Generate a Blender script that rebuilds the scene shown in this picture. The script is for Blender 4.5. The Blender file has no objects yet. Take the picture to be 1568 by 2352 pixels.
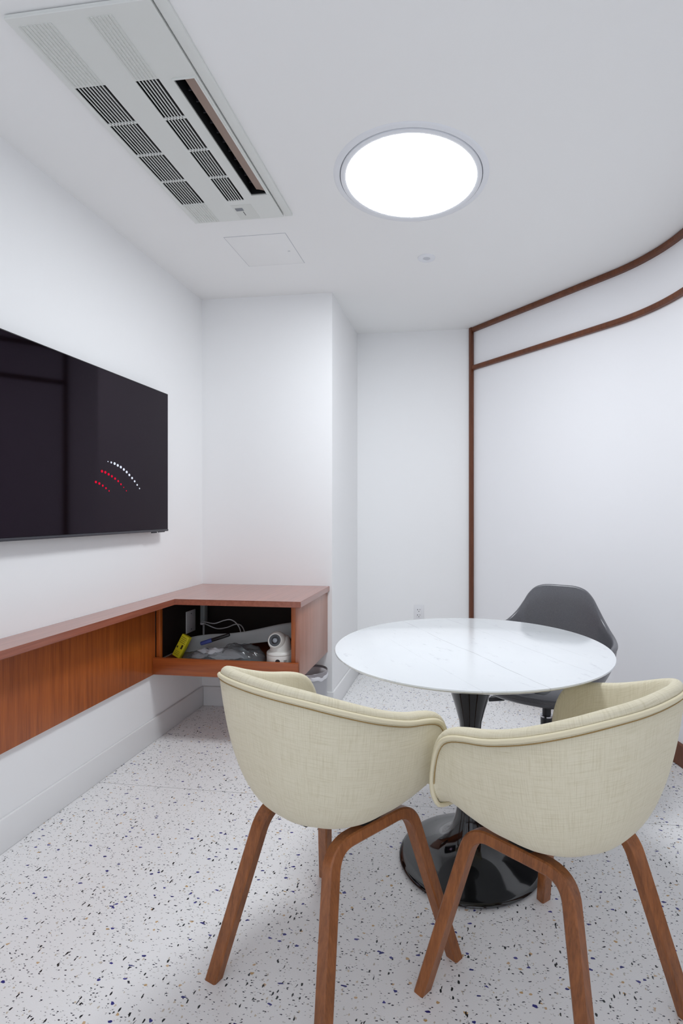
import bpy, bmesh, math, random
from mathutils import Vector, Matrix, noise

# ------------------------------------------------------------------ camera, light, exposure
sc = bpy.context.scene
C = sc.collection
CAM_H = 1.18
cam_data = bpy.data.cameras.new('camera')
cam_data.sensor_fit = 'VERTICAL'
cam_data.sensor_height = 36.0
cam_data.sensor_width = 24.0
cam_data.lens = 1200.0 / 2352.0 * 36.0
cam_data.shift_x = -(908.0 - 784.0) / 2352.0
cam_data.shift_y = -0.4 / 2352.0
cam_data.clip_start = 0.02
cam = bpy.data.objects.new('camera', cam_data)
cam.location = (0, 0, CAM_H)
cam.rotation_euler = (math.radians(90), 0, math.radians(7.614))
C.objects.link(cam)
sc.camera = cam
sc.cycles.use_light_tree = False      # one big lamp only: plain light sampling is quicker

world = bpy.data.worlds.new('world')
world.use_nodes = True
world.node_tree.nodes['Background'].inputs[0].default_value = (0.8, 0.85, 0.95, 1)
world.node_tree.nodes['Background'].inputs[1].default_value = 1.36
sc.world = world
LAMP_STRENGTH = 37.5
LAMP_COLOR = (0.915, 0.955, 1.0)
sc.view_settings.view_transform = 'Standard'
sc.view_settings.look = 'None'
sc.view_settings.gamma = 1.0
sc.view_settings.use_curve_mapping = False
sc.view_settings.exposure = 0.0

# ------------------------------------------------------------------ helpers
def lin(r, g, b):
    f = lambda v: (v / 255 / 12.92) if v / 255 <= 0.04045 else ((v / 255 + 0.055) / 1.055) ** 2.4
    return (f(r), f(g), f(b), 1.0)

def new_mat(name, col, rough=0.5, metal=0.0, spec=0.5, **kw):
    m = bpy.data.materials.new(name)
    m.use_nodes = True
    b = m.node_tree.nodes['Principled BSDF']
    b.inputs['Base Color'].default_value = col
    b.inputs['Roughness'].default_value = rough
    b.inputs['Metallic'].default_value = metal
    b.inputs['Specular IOR Level'].default_value = spec
    for k, v in kw.items():
        b.inputs[k.replace('_', ' ')].default_value = v
    return m

class NB:
    """short node builder"""
    def __init__(s, m):
        s.nt = m.node_tree
        s.b = s.nt.nodes['Principled BSDF']
    def n(s, t, **kw):
        o = s.nt.nodes.new(t)
        for k, v in kw.items():
            if k.startswith('i_'):
                key = k[2:].replace('_', ' ')
                o.inputs[key].default_value = v
            else:
                setattr(o, k, v)
        return o
    def l(s, a, b):
        s.nt.links.new(a, b)
    def math(s, op, a, b=None, clamp=False):
        o = s.nt.nodes.new('ShaderNodeMath'); o.operation = op; o.use_clamp = clamp
        for i, v in enumerate((a, b)):
            if v is None: continue
            if isinstance(v, (int, float)): o.inputs[i].default_value = v
            else: s.l(v, o.inputs[i])
        return o.outputs[0]
    def mix(s, fac, a, b, mode='MIX'):
        o = s.nt.nodes.new('ShaderNodeMix'); o.data_type = 'RGBA'; o.blend_type = mode
        for i, v in ((0, fac), (6, a), (7, b)):
            if isinstance(v, (int, float)): o.inputs[i].default_value = v
            elif isinstance(v, tuple): o.inputs[i].default_value = v
            else: s.l(v, o.inputs[i])
        return o.outputs[2]
    def ramp(s, fac, stops):
        o = s.nt.nodes.new('ShaderNodeValToRGB')
        while len(o.color_ramp.elements) < len(stops): o.color_ramp.elements.new(0.5)
        for e, (p, c) in zip(o.color_ramp.elements, stops):
            e.position = p; e.color = c if isinstance(c, tuple) else (c, c, c, 1)
        s.l(fac, o.inputs[0])
        return o.outputs[0]
    def bump(s, h, strength=0.2, dist=0.001):
        o = s.n('ShaderNodeBump'); o.inputs['Strength'].default_value = strength; o.inputs['Distance'].default_value = dist
        s.l(h, o.inputs['Height']); s.l(o.outputs[0], s.b.inputs['Normal'])

def link(name, me, mat, parent=None, smooth=False):
    o = bpy.data.objects.new(name, me)
    if mat is not None: me.materials.append(mat)
    if smooth:
        for p in me.polygons: p.use_smooth = True
    C.objects.link(o)
    if parent is not None: o.parent = parent
    return o

def bm_obj(name, bm, mat, parent=None, smooth=False, angle=None):
    me = bpy.data.meshes.new(name)
    bmesh.ops.recalc_face_normals(bm, faces=bm.faces[:])
    bm.to_mesh(me); bm.free()
    o = link(name, me, mat, parent, smooth)
    if angle is not None:
        for p in me.polygons: p.use_smooth = True
        me.set_sharp_from_angle(angle=math.radians(angle))
    return o

def add_box(bm, lo, hi, bevel=0.0, seg=2):
    b2 = bmesh.new()
    bmesh.ops.create_cube(b2, size=1)
    for v in b2.verts:
        v.co = Vector(((lo[i] + hi[i]) / 2 + v.co[i] * (hi[i] - lo[i])) for i in range(3))
    if bevel > 0:
        bmesh.ops.bevel(b2, geom=b2.edges[:], offset=bevel, segments=seg, affect='EDGES', profile=0.5)
    me = bpy.data.meshes.new('tmp'); b2.to_mesh(me); b2.free()
    bm.from_mesh(me); bpy.data.meshes.remove(me)

def box(name, lo, hi, mat, parent=None, bevel=0.0, seg=2):
    bm = bmesh.new(); add_box(bm, lo, hi, bevel, seg)
    return bm_obj(name, bm, mat, parent, angle=35 if bevel else None)

def lathe(name, prof, mat, parent=None, seg=64, loc=(0, 0, 0), angle=40, rot=None):
    """prof: list of (r, z). closed at axis when r == 0"""
    bm = bmesh.new(); rings = []
    for r, z in prof:
        if r < 1e-6: rings.append([bm.verts.new((0, 0, z))])
        else: rings.append([bm.verts.new((r * math.cos(2 * math.pi * i / seg), r * math.sin(2 * math.pi * i / seg), z)) for i in range(seg)])
    for a, b in zip(rings, rings[1:]):
        for i in range(seg):
            j = (i + 1) % seg
            if len(a) == 1 and len(b) == 1: continue
            if len(a) == 1: bm.faces.new((a[0], b[i], b[j]))
            elif len(b) == 1: bm.faces.new((a[i], b[0], a[j]))
            else: bm.faces.new((a[i], b[i], b[j], a[j]))
    if rot is not None: bmesh.ops.transform(bm, matrix=rot, verts=bm.verts[:])
    bmesh.ops.translate(bm, vec=loc, verts=bm.verts[:])
    return bm_obj(name, bm, mat, parent, angle=angle)

def tube_bm(bm, pts, r, seg=8, closed=False, cap=True):
    pts = [Vector(p) for p in pts]; n = len(pts); rings = []
    up = None
    for i in range(n):
        if closed: t = pts[(i + 1) % n] - pts[i - 1]
        else: t = pts[min(i + 1, n - 1)] - pts[max(i - 1, 0)]
        t.normalize()
        if up is None:
            up = Vector((0, 0, 1)) if abs(t.z) < 0.9 else Vector((1, 0, 0))
        s = t.cross(up).normalized(); up = s.cross(t).normalized()
        rr = r[i] if isinstance(r, (list, tuple)) else r
        rings.append([bm.verts.new(pts[i] + (s * math.cos(a) + up * math.sin(a)) * rr) for a in (2 * math.pi * k / seg for k in range(seg))])
    for i in range(n if closed else n - 1):
        a, b = rings[i], rings[(i + 1) % n]
        for k in range(seg):
            j = (k + 1) % seg; bm.faces.new((a[k], a[j], b[j], b[k]))
    if not closed and cap:
        bm.faces.new(rings[0]); bm.faces.new(rings[-1][::-1])

def tube(name, pts, r, mat, parent=None, seg=8, closed=False):
    bm = bmesh.new(); tube_bm(bm, pts, r, seg, closed)
    return bm_obj(name, bm, mat, parent, angle=50)

def catmull(pts, n, closed=False):
    """resample control points with a Catmull-Rom spline, n samples per span"""
    P = [Vector(p) for p in pts]; out = []
    m = len(P)
    for i in range(m if closed else m - 1):
        p0 = P[i - 1] if (closed or i > 0) else P[0] * 2 - P[1]
        p1 = P[i]; p2 = P[(i + 1) % m]
        p3 = P[(i + 2) % m] if (closed or i + 2 < m) else P[-1] * 2 - P[-2]
        for k in range(n):
            t = k / n
            out.append(0.5 * ((2 * p1) + (-p0 + p2) * t + (2 * p0 - 5 * p1 + 4 * p2 - p3) * t * t + (-p0 + 3 * p1 - 3 * p2 + p3) * t ** 3))
    if not closed: out.append(P[-1].copy())
    return out

def resample(pts, n):
    L = [0]
    for a, b in zip(pts, pts[1:]): L.append(L[-1] + (b - a).length)
    out = []; j = 0
    for i in range(n):
        d = L[-1] * i / (n - 1)
        while j < len(pts) - 2 and L[j + 1] < d: j += 1
        t = (d - L[j]) / max(L[j + 1] - L[j], 1e-9)
        out.append(pts[j].lerp(pts[j + 1], min(max(t, 0), 1)))
    return out

def structure(o):
    o['kind'] = 'structure'; return o
def tag(o, label, cat, group=None):
    o['label'] = label; o['category'] = cat
    if group: o['group'] = group
    return o
def empty(name, loc=(0, 0, 0), rz=0.0):
    o = bpy.data.objects.new(name, None); o.empty_display_size = 0.1
    o.location = loc; o.rotation_euler = (0, 0, rz); C.objects.link(o); return o

# ------------------------------------------------------------------ materials
def wall_mat(name, col, rough=0.7, scale=300):
    m = new_mat(name, col, rough, spec=0.3); n = NB(m)
    t = n.n('ShaderNodeNewGeometry'); ns = n.n('ShaderNodeTexNoise', i_Scale=scale, i_Detail=0.0)
    n.l(t.outputs['Position'], ns.inputs['Vector']); n.bump(ns.outputs[0], 0.06, 0.0006)
    return m
M = {}
M['wall'] = wall_mat('white_wall_paint', lin(246, 246, 246))
M['panel'] = wall_mat('satin_white_panel_paint', lin(246, 246, 248), 0.45)
M['ceiling'] = wall_mat('ceiling_paint', lin(248, 248, 247), 0.8)
M['base_white'] = new_mat('white_baseboard_gloss', lin(238, 238, 238), 0.35)
M['ac'] = new_mat('air_conditioner_plastic', lin(228, 230, 226), 0.45)
M['ac_rib'] = new_mat('air_conditioner_rib_plastic', lin(221, 223, 218), 0.5)
M['vane'] = new_mat('brown_louvre_plastic', lin(160, 138, 126), 0.5)
M['black'] = new_mat('matte_black', (0.006, 0.006, 0.007, 1), 0.6)
M['lampring'] = new_mat('lamp_ring_enamel', lin(238, 240, 244), 0.4)
M['plate'] = new_mat('white_plastic', lin(236, 236, 238), 0.35)
M['slot'] = new_mat('dark_slot', lin(40, 40, 46), 0.6)

lm = bpy.data.materials.new('lamp_diffuser'); lm.use_nodes = True
lm.node_tree.nodes.clear()
e_ = lm.node_tree.nodes.new('ShaderNodeEmission'); o_ = lm.node_tree.nodes.new('ShaderNodeOutputMaterial')
e_.inputs[0].default_value = (*LAMP_COLOR, 1); e_.inputs[1].default_value = LAMP_STRENGTH
lm.node_tree.links.new(e_.outputs[0], o_.inputs[0]); M['lamp'] = lm

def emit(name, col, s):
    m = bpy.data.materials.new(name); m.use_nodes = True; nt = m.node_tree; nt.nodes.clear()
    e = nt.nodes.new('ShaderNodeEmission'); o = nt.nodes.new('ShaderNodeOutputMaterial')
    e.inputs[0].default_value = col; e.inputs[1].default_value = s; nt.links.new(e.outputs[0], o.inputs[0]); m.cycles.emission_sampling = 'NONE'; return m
M['dot_w'] = emit('white_screen_light', (0.8, 0.85, 1, 1), 1.0)  # glowing colours stand in for reflections on the screen
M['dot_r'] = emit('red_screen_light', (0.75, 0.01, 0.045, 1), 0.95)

def wood_mat(name, dark, light, axis, rough=0.35, scale=1.0, coat=0.0, spec=0.5, coords='Position'):
    """streaky straight-grained veneer; axis = grain direction"""
    m = new_mat(name, light, rough, spec=spec); n = NB(m)
    if coords == 'Position':
        src = n.n('ShaderNodeNewGeometry').outputs['Position']
    else:
        src = n.n('ShaderNodeTexCoord').outputs[coords]
    mp = n.n('ShaderNodeMapping')
    sv = [70 * scale] * 3; sv[axis] = 2.2 * scale
    mp.inputs['Scale'].default_value = sv
    n.l(src, mp.inputs[0])
    n1 = n.n('ShaderNodeTexNoise', i_Scale=1.0, i_Detail=6.0, i_Roughness=0.65); n.l(mp.outputs[0], n1.inputs[0])
    mp2 = n.n('ShaderNodeMapping'); sv2 = [330 * scale] * 3; sv2[axis] = 9 * scale
    mp2.inputs['Scale'].default_value = sv2; n.l(src, mp2.inputs[0])
    n2 = n.n('ShaderNodeTexNoise', i_Scale=1.0, i_Detail=3.0); n.l(mp2.outputs[0], n2.inputs[0])
    mp3 = n.n('ShaderNodeMapping'); sv3 = [9 * scale] * 3; sv3[axis] = 0.9 * scale
    mp3.inputs['Scale'].default_value = sv3; n.l(src, mp3.inputs[0])
    n3 = n.n('ShaderNodeTexNoise', i_Scale=1.0, i_Detail=2.0); n.l(mp3.outputs[0], n3.inputs[0])
    f = n.math('ADD', n.math('MULTIPLY', n1.outputs[0], 0.5), n.math('ADD', n.math('MULTIPLY', n2.outputs[0], 0.25), n.math('MULTIPLY', n3.outputs[0], 0.25)))
    col = n.ramp(f, [(0.34, dark), (0.64, light)])
    n.l(col, n.b.inputs['Base Color'])
    n.bump(n2.outputs[0], 0.08, 0.0004)
    if coat: n.b.inputs['Coat Weight'].default_value = coat; n.b.inputs['Coat Roughness'].default_value = 0.22
    return m
M['maho_v'] = wood_mat('mahogany_veneer_upright', lin(132, 60, 18), lin(190, 102, 40), 2, 0.4, coat=0.15)
M['maho_y'] = wood_mat('mahogany_veneer_lengthwise', lin(136, 74, 54), lin(176, 104, 80), 1, 0.3, coat=1.0)
M['maho_x'] = wood_mat('mahogany_veneer_crosswise', lin(134, 62, 24), lin(180, 96, 44), 0, 0.38, coat=0.2)
M['trim'] = wood_mat('walnut_trim', lin(82, 40, 20), lin(120, 66, 34), 2, 0.4)
M['leg'] = wood_mat('walnut_bentwood', lin(102, 56, 24), lin(168, 102, 54), 2, 0.38, coords='Object')
M['cab_dark'] = new_mat('dark_cabinet_lining', lin(38, 28, 24), 0.7)  # near-black tone carries the shade inside the cabinet

def terrazzo():
    m = new_mat('white_terrazzo', lin(236, 235, 236), 0.28, spec=0.4); n = NB(m)
    pos = n.n('ShaderNodeNewGeometry').outputs['Position']
    base = lin(233, 232, 232)
    fine = n.n('ShaderNodeTexNoise', i_Scale=420.0, i_Detail=2.0); n.l(pos, fine.inputs[0])
    col = n.mix(n.ramp(fine.outputs[0], [(0.35, 0.0), (0.75, 1.0)]), lin(244, 243, 242), lin(251, 251, 252))
    # (voronoi scale, rotation, stretch, probability, edge, colour a, colour b)
    layers = [
        (240, 0.2, (1, 1.5, 1), 0.026, 0.10, lin(224, 221, 216), lin(210, 210, 212)),
        (180, 0.9, (1.3, 1, 1), 0.012, 0.08, lin(214, 200, 178), lin(200, 194, 186)),
        (320, 0.5, (1, 1.9, 1), 0.016, 0.06, lin(112, 112, 118), lin(160, 158, 158)),
        (120, 1.3, (1, 1.4, 1), 0.005, 0.05, lin(198, 160, 104), lin(214, 184, 150)),
        (190, 0.7, (1, 2.0, 1), 0.018, 0.06, lin(24, 26, 34), lin(60, 62, 74)),
        (118, 2.1, (2.0, 1, 1), 0.0105, 0.05, lin(12, 14, 18), lin(26, 34, 36)),
        (95, 0.4, (1, 1.7, 1), 0.007, 0.05, lin(30, 32, 108), lin(64, 64, 142)),
    ]
    for sc_, rot, st, pr, edge, ca, cb in layers:
        mp = n.n('ShaderNodeMapping'); mp.inputs['Rotation'].default_value = (0, 0, rot)
        mp.inputs['Scale'].default_value = (sc_ * st[0], sc_ * st[1], 0.0001)
        mp.inputs['Location'].default_value = (rot * 3.1, sc_ * 0.37, 0)
        n.l(pos, mp.inputs[0])
        v = n.n('ShaderNodeTexVoronoi', voronoi_dimensions='2D', i_Scale=1.0); n.l(mp.outputs[0], v.inputs['Vector'])
        sp = n.n('ShaderNodeSeparateColor'); n.l(v.outputs['Color'], sp.inputs[0])
        pick = n.math('LESS_THAN', sp.outputs[0], pr)
        big = n.math('LESS_THAN', v.outputs['Distance'], n.math('MULTIPLY_ADD', sp.outputs[2], 0.45)); big.node.inputs[2].default_value = 0.38
        fac = n.math('MULTIPLY', pick, big)
        col = n.mix(fac, col, n.mix(sp.outputs[1], ca, cb))
    n.l(col, n.b.inputs['Base Color'])
    return m
M['terrazzo'] = terrazzo()

def marble():
    m = new_mat('white_carrara_marble', lin(238, 240, 242), 0.12, spec=0.5); n = NB(m)
    src = n.n('ShaderNodeTexCoord').outputs['Object']
    mp = n.n('ShaderNodeMapping'); mp.inputs['Rotation'].default_value = (0, 0, math.radians(58.2)); n.l(src, mp.inputs[0])
    dn = n.n('ShaderNodeTexNoise', i_Scale=3.5, i_Detail=4.0); n.l(mp.outputs[0], dn.inputs[0])
    off = n.n('ShaderNodeVectorMath', operation='MULTIPLY_ADD'); n.l(dn.outputs['Color'], off.inputs[0]); off.inputs[1].default_value = (0.03, 0.03, 0); n.l(mp.outputs[0], off.inputs[2])
    # long straight veins
    sp = n.n('ShaderNodeSeparateXYZ'); n.l(off.outputs[0], sp.inputs[0])
    vein = None
    for y0, w, s in ((-0.047, 0.0024, 0.55), (0.15, 0.0020, 0.38), (-0.22, 0.0016, 0.22), (0.25, 0.0018, 0.28)):
        d = n.math('ABSOLUTE', n.math('SUBTRACT', sp.outputs[1], y0 + 0.015))
        f = n.math('MULTIPLY', n.math('SUBTRACT', 1.0, n.math('DIVIDE', d, w), True), s)
        vein = f if vein is None else n.math('MAXIMUM', vein, f)
    brk = n.n('ShaderNodeTexNoise', i_Scale=9.0, i_Detail=3.0); n.l(src, brk.inputs[0])
    vein = n.math('MULTIPLY', vein, n.ramp(brk.outputs[0], [(0.38, 0.15), (0.6, 1.0)]))
    # small flecks and soft clouds along the same direction
    mp2 = n.n('ShaderNodeMapping'); mp2.inputs['Scale'].default_value = (14, 34, 1); n.l(off.outputs[0], mp2.inputs[0])
    fl = n.n('ShaderNodeTexNoise', i_Scale=1.0, i_Detail=6.0, i_Roughness=0.7); n.l(mp2.outputs[0], fl.inputs[0])
    fleck = n.math('MULTIPLY', n.ramp(fl.outputs[0], [(0.60, 0.0), (0.72, 1.0)]), 0.5)
    cl = n.n('ShaderNodeTexNoise', i_Scale=5.0, i_Detail=5.0); n.l(off.outputs[0], cl.inputs[0])
    cloud = n.math('MULTIPLY', n.ramp(cl.outputs[0], [(0.4, 0.0), (0.75, 1.0)]), 0.18)
    col = n.mix(cloud, lin(233, 236, 238), lin(210, 215, 222))
    col = n.mix(fleck, col, lin(188, 190, 196))
    col = n.mix(vein, col, lin(140, 138, 142))
    n.l(col, n.b.inputs['Base Color'])
    return m
M['marble'] = marble()
M['gloss_black'] = new_mat('black_lacquer', (0.004, 0.0045, 0.005, 1), 0.09, spec=0.5)
M['gloss_black'].node_tree.nodes['Principled BSDF'].inputs['Coat Weight'].default_value = 0.4

def fabric():
    m = new_mat('cream_linen', lin(232, 222, 190), 0.95, spec=0.15); n = NB(m)
    uv = n.n('ShaderNodeTexCoord').outputs['UV']
    def thread(sx, sy, lo, hi, seed):
        mp = n.n('ShaderNodeMapping'); mp.inputs['Scale'].default_value = (sx, sy, 1); mp.inputs['Location'].default_value = (seed, seed * 2, 0)
        n.l(uv, mp.inputs[0]); t = n.n('ShaderNodeTexNoise', i_Scale=1.0, i_Detail=4.0, i_Roughness=0.7); n.l(mp.outputs[0], t.inputs[0])
        return n.ramp(t.outputs[0], [(lo, 0.0), (hi, 1.0)])
    a = thread(420, 14, 0.47, 0.68, 1.3); b = thread(14, 420, 0.47, 0.68, 4.1)
    a2 = thread(260, 26, 0.66, 0.76, 7.7); b2 = thread(26, 260, 0.66, 0.76, 9.2)
    col = n.mix(n.math('MULTIPLY', a, 0.34), lin(229, 221, 196), lin(190, 178, 140))
    col = n.mix(n.math('MULTIPLY', b, 0.34), col, lin(190, 177, 138))
    col = n.mix(n.math('MULTIPLY', n.math('MAXIMUM', a2, b2), 0.6), col, lin(174, 152, 100))
    n.l(col, n.b.inputs['Base Color'])
    w = n.n('ShaderNodeTexNoise', i_Scale=900.0, i_Detail=1.0); n.l(uv, w.inputs[0])
    h = n.math('ADD', n.math('MULTIPLY', n.math('ADD', a, b), 0.5), w.outputs[0])
    n.bump(h, 0.15, 0.0007)
    n.b.inputs['Sheen Weight'].default_value = 0.15
    return m
M['fabric'] = fabric()
M['piping'] = new_mat('cream_piping_cloth', lin(230, 220, 190), 0.9, spec=0.15)

def leather():
    m = new_mat('charcoal_leatherette', lin(62, 63, 68), 0.3, spec=0.7); n = NB(m)
    src = n.n('ShaderNodeTexCoord').outputs['Object']
    v = n.n('ShaderNodeTexVoronoi', i_Scale=420.0); n.l(src, v.inputs['Vector'])
    n.bump(v.outputs['Distance'], 0.12, 0.0006)
    ns = n.n('ShaderNodeTexNoise', i_Scale=260.0, i_Detail=2.0); n.l(src, ns.inputs[0])
    n.l(n.mix(ns.outputs[0], lin(78, 78, 82), lin(106, 106, 111)), n.b.inputs['Base Color'])
    return m
M['leather'] = leather()
M['dark_metal'] = new_mat('black_powder_coat', lin(34, 36, 40), 0.35, spec=0.5)
M['chrome'] = new_mat('chrome', lin(190, 190, 194), 0.15, metal=1.0)

# ------------------------------------------------------------------ room shell
CE = 2.476
XL = -1.595
YP, XP = 3.01, -0.78          # pillar front plane and its right face
YB = 3.74                     # alcove back wall
YF = -0.75                    # end of the room behind the camera, closed by added glazing
# right wall plan: diagonal from the alcove, then a smooth curve to run along the room
P0 = Vector((0.045, YB)); dirv = Vector((0.686, -0.727)).normalized()
S0 = P0 + dirv * 1.08
R_ARC = 0.88
path = [P0.lerp(S0, i / 8) for i in range(9)]
nrm = Vector((-dirv.y, dirv.x)) * -1          # towards the room interior
ctr = S0 + nrm * R_ARC
a0 = math.atan2(S0.y - ctr.y, S0.x - ctr.x)
for i in range(1, 25):
    a = a0 + (0 - a0) * i / 24
    path.append(ctr + Vector((math.cos(a), math.sin(a))) * R_ARC)
XR = path[-1].x
path.append(Vector((XR, 1.0))); path.append(Vector((XR, YF)))

def path_normals(p):
    out = []
    for i in range(len(p)):
        t = (p[min(i + 1, len(p) - 1)] - p[max(i - 1, 0)]).normalized()
        out.append(Vector((t.y, -t.x)))       # right-hand side of travel = room interior (path runs back -> camera)
    return out
PN = path_normals(path)
def ribbon(name, z0, z1, d0, d1, mat, parent=None, p=path, pn=PN, bevel=0.0):
    """extrude a band along the right wall plan; d0..d1 = offsets towards the room"""
    bm = bmesh.new(); prev = None
    if bevel:
        sec = [(d0, z0), (d1 - bevel, z0), (d1, z0 + bevel), (d1, z1 - bevel), (d1 - bevel, z1), (d0, z1)]
    else:
        sec = [(d0, z0), (d1, z0), (d1, z1), (d0, z1)]
    first = last = None
    for q, nn in zip(p, pn):
        ring = [bm.verts.new((q.x + nn.x * d, q.y + nn.y * d, z)) for d, z in sec]
        if prev:
            for k in range(len(sec)):
                j = (k + 1) % len(sec); bm.faces.new((prev[k], prev[j], ring[j], ring[k]))
        else: first = ring
        prev = ring
    bm.faces.new(first); bm.faces.new(prev[::-1])
    return bm_obj(name, bm, mat, parent, angle=25)

# make sure the normals point inwards
if (Vector((0, 2)) - path[12]).dot(PN[12]) < 0: PN = [-v for v in PN]

structure(box('wall_left', (XL - 0.1, YF, 0), (XL, YP + 0.2, CE), M['wall']))
structure(box('wall_pillar', (XL - 0.05, YP, 0), (XP, YB + 0.1, CE), M['wall']))
structure(box('wall_back', (XP, YB, 0), (0.25, YB + 0.1, CE), M['wall']))
structure(ribbon('wall_right', 0, CE, -0.1, 0.0, M['panel'], pn=PN))
# glazed side added behind the camera so world light comes in as fill
wf = structure(box('window_1', (XL - 0.1, YF - 0.05, CE - 0.06), (XR + 0.1, YF, CE), M['trim']))
box('window_sill', (XL - 0.1, YF - 0.05, 0), (XR + 0.1, YF, 0.06), M['trim'], wf)
pane_mat = new_mat('clear_pane', (1, 1, 1, 1), 0.02, spec=0.3, Alpha=0.06)
nP = 3
for k in range(nP + 1):
    x = XL + (XR - XL) * k / nP
    box('mullion', (x - 0.02, YF - 0.05, 0.06), (x + 0.02, YF, CE - 0.06), M['trim'], wf)
for k in range(nP):
    xa = XL + (XR - XL) * k / nP + 0.02; xb = XL + (XR - XL) * (k + 1) / nP - 0.02
    box('pane', (xa, YF - 0.03, 0.06), (xb, YF - 0.024, CE - 0.06), pane_mat, wf)

# ceiling with the opening of the air conditioner
AX0, AX1, AY0, AY1 = -1.19, -0.782, 1.212, 2.186
def holed_slab(name, xs, ys, holes, z0, z1, mat, parent=None):
    """slab on a grid; cells listed in holes are open"""
    bm = bmesh.new(); V = {}
    def v(i, j, k):
        if (i, j, k) not in V: V[(i, j, k)] = bm.verts.new((xs[i], ys[j], (z0, z1)[k]))
        return V[(i, j, k)]
    nx, ny = len(xs) - 1, len(ys) - 1
    solid = lambda i, j: 0 <= i < nx and 0 <= j < ny and (i, j) not in holes
    for i in range(nx):
        for j in range(ny):
            if not solid(i, j): continue
            for k in (0, 1):
                bm.faces.new((v(i, j, k), v(i + 1, j, k), v(i + 1, j + 1, k), v(i, j + 1, k)))
            for (di, dj, a, b) in ((-1, 0, (i, j), (i, j + 1)), (1, 0, (i + 1, j), (i + 1, j + 1)), (0, -1, (i, j), (i + 1, j)), (0, 1, (i, j + 1), (i + 1, j + 1))):
                if not solid(i + di, j + dj):
                    bm.faces.new((v(*a, 0), v(*b, 0), v(*b, 1), v(*a, 1)))
    return bm_obj(name, bm, mat, parent)
structure(holed_slab('ceiling', [XL - 0.1, AX0 + 0.01, AX1 - 0.004, 1.2], [YF - 0.1, AY0 + 0.03, AY1 - 0.03, YB + 0.1], {(1, 1)}, CE, CE + 0.06, M['ceiling']))

# terrazzo floor in large slabs with a fine joint between them
fl = structure(box('floor', (XL - 0.1, YF - 0.1, -0.08), (1.2, YB + 0.1, -0.006), new_mat('floor_screed', lin(150, 148, 146), 0.9)))
JY = 2.088
for y0, y1 in ((YF - 0.1, JY - 0.0012), (JY + 0.0012, YB + 0.1)):
    box('slab', (XL - 0.1, y0, -0.006), (1.2, y1, 0.0), M['terrazzo'], fl)

# baseboards
BH = 0.118
def baseboard(name, lo, hi):
    return structure(box(name, lo, hi, M['base_white'], bevel=0.005))
baseboard('baseboard_left', (XL, YF, 0), (XL + 0.014, YP, BH))
baseboard('baseboard_pillar', (XL + 0.014, YP - 0.014, 0), (XP + 0.014, YP, BH))
baseboard('baseboard_pillar_side', (XP, YP, 0), (XP + 0.014, YB, BH))
baseboard('baseboard_back', (XP + 0.014, YB - 0.014, 0), (0.03, YB, BH))
structure(ribbon('baseboard_right', 0, 0.105, 0.0, 0.016, M['trim'], pn=PN, bevel=0.004))
structure(ribbon('trim_1', CE - 0.030, CE, 0.0, 0.026, M['trim'], pn=PN, bevel=0.006))
structure(ribbon('trim_2', 2.178, 2.208, 0.0, 0.026, M['trim'], pn=PN, bevel=0.006))
tp = P0 + dirv * 0.012
bm = bmesh.new(); add_box(bm, (-0.014, -0.013, 0), (0.014, 0.013, CE), 0.005)
bmesh.ops.rotate(bm, matrix=Matrix.Rotation(math.atan2(dirv.y, dirv.x), 3, 'Z'), verts=bm.verts[:])
bmesh.ops.translate(bm, vec=(tp.x + PN[0].x * 0.017, tp.y + PN[0].y * 0.017, 0), verts=bm.verts[:])
structure(bm_obj('trim_3', bm, M['trim'], angle=35))

# ------------------------------------------------------------------ ceiling lamp
lx, ly = -0.209, 2.022
lamp = tag(empty('ceiling_lamp', (lx, ly, CE)), 'large round glowing recessed light in the ceiling', 'lamp')
lathe('diffuser', [(0, -0.004), (0.22, -0.004), (0.248, -0.003), (0.252, 0.0)], M['lamp'], lamp, 96)
lathe('inner_ring', [(0.2525, -0.001), (0.253, -0.007), (0.262, -0.009), (0.2725, -0.008), (0.2735, -0.001)], M['lampring'], lamp, 96)
lathe('shadow_gap', [(0.2735, -0.0012), (0.2760, -0.0012)], new_mat('gap_grey', lin(130, 132, 138), 0.8), lamp, 96)
lathe('outer_flange', [(0.276, -0.0005), (0.2765, -0.0045), (0.292, -0.0045), (0.299, -0.001), (0.3, 0.0)], M['lampring'], lamp, 96)

# ------------------------------------------------------------------ air conditioner in the ceiling
ZA = CE - 0.015
ac = tag(empty('air_conditioner', ((AX0 + AX1) / 2, (AY0 + AY1) / 2, CE)), 'long white slotted air conditioner set into the ceiling above the television', 'air conditioner')
def ac_local(o): o.location = -Vector(ac.location); return o
b1 = (-1.172, -1.072); b2 = (-0.974, -0.900); so = (-0.857, -0.792); gy = (1.440, 2.046); sy = (1.448, 2.018)
xs = [AX0, b1[0], b1[1], b2[0], b2[1], so[0], so[1], AX1]
ys = [AY0, gy[0], sy[0], sy[1], gy[1], AY1]
holes = {(1, 1), (1, 2), (1, 3), (3, 1), (3, 2), (3, 3), (5, 2)}
p_ = holed_slab('panel', xs, ys, holes, ZA, ZA + 0.005, M['ac'], ac); ac_local(p_)
bv = p_.modifiers.new('bevel', 'BEVEL'); bv.width = 0.0016; bv.segments = 2; bv.limit_method = 'ANGLE'
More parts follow.
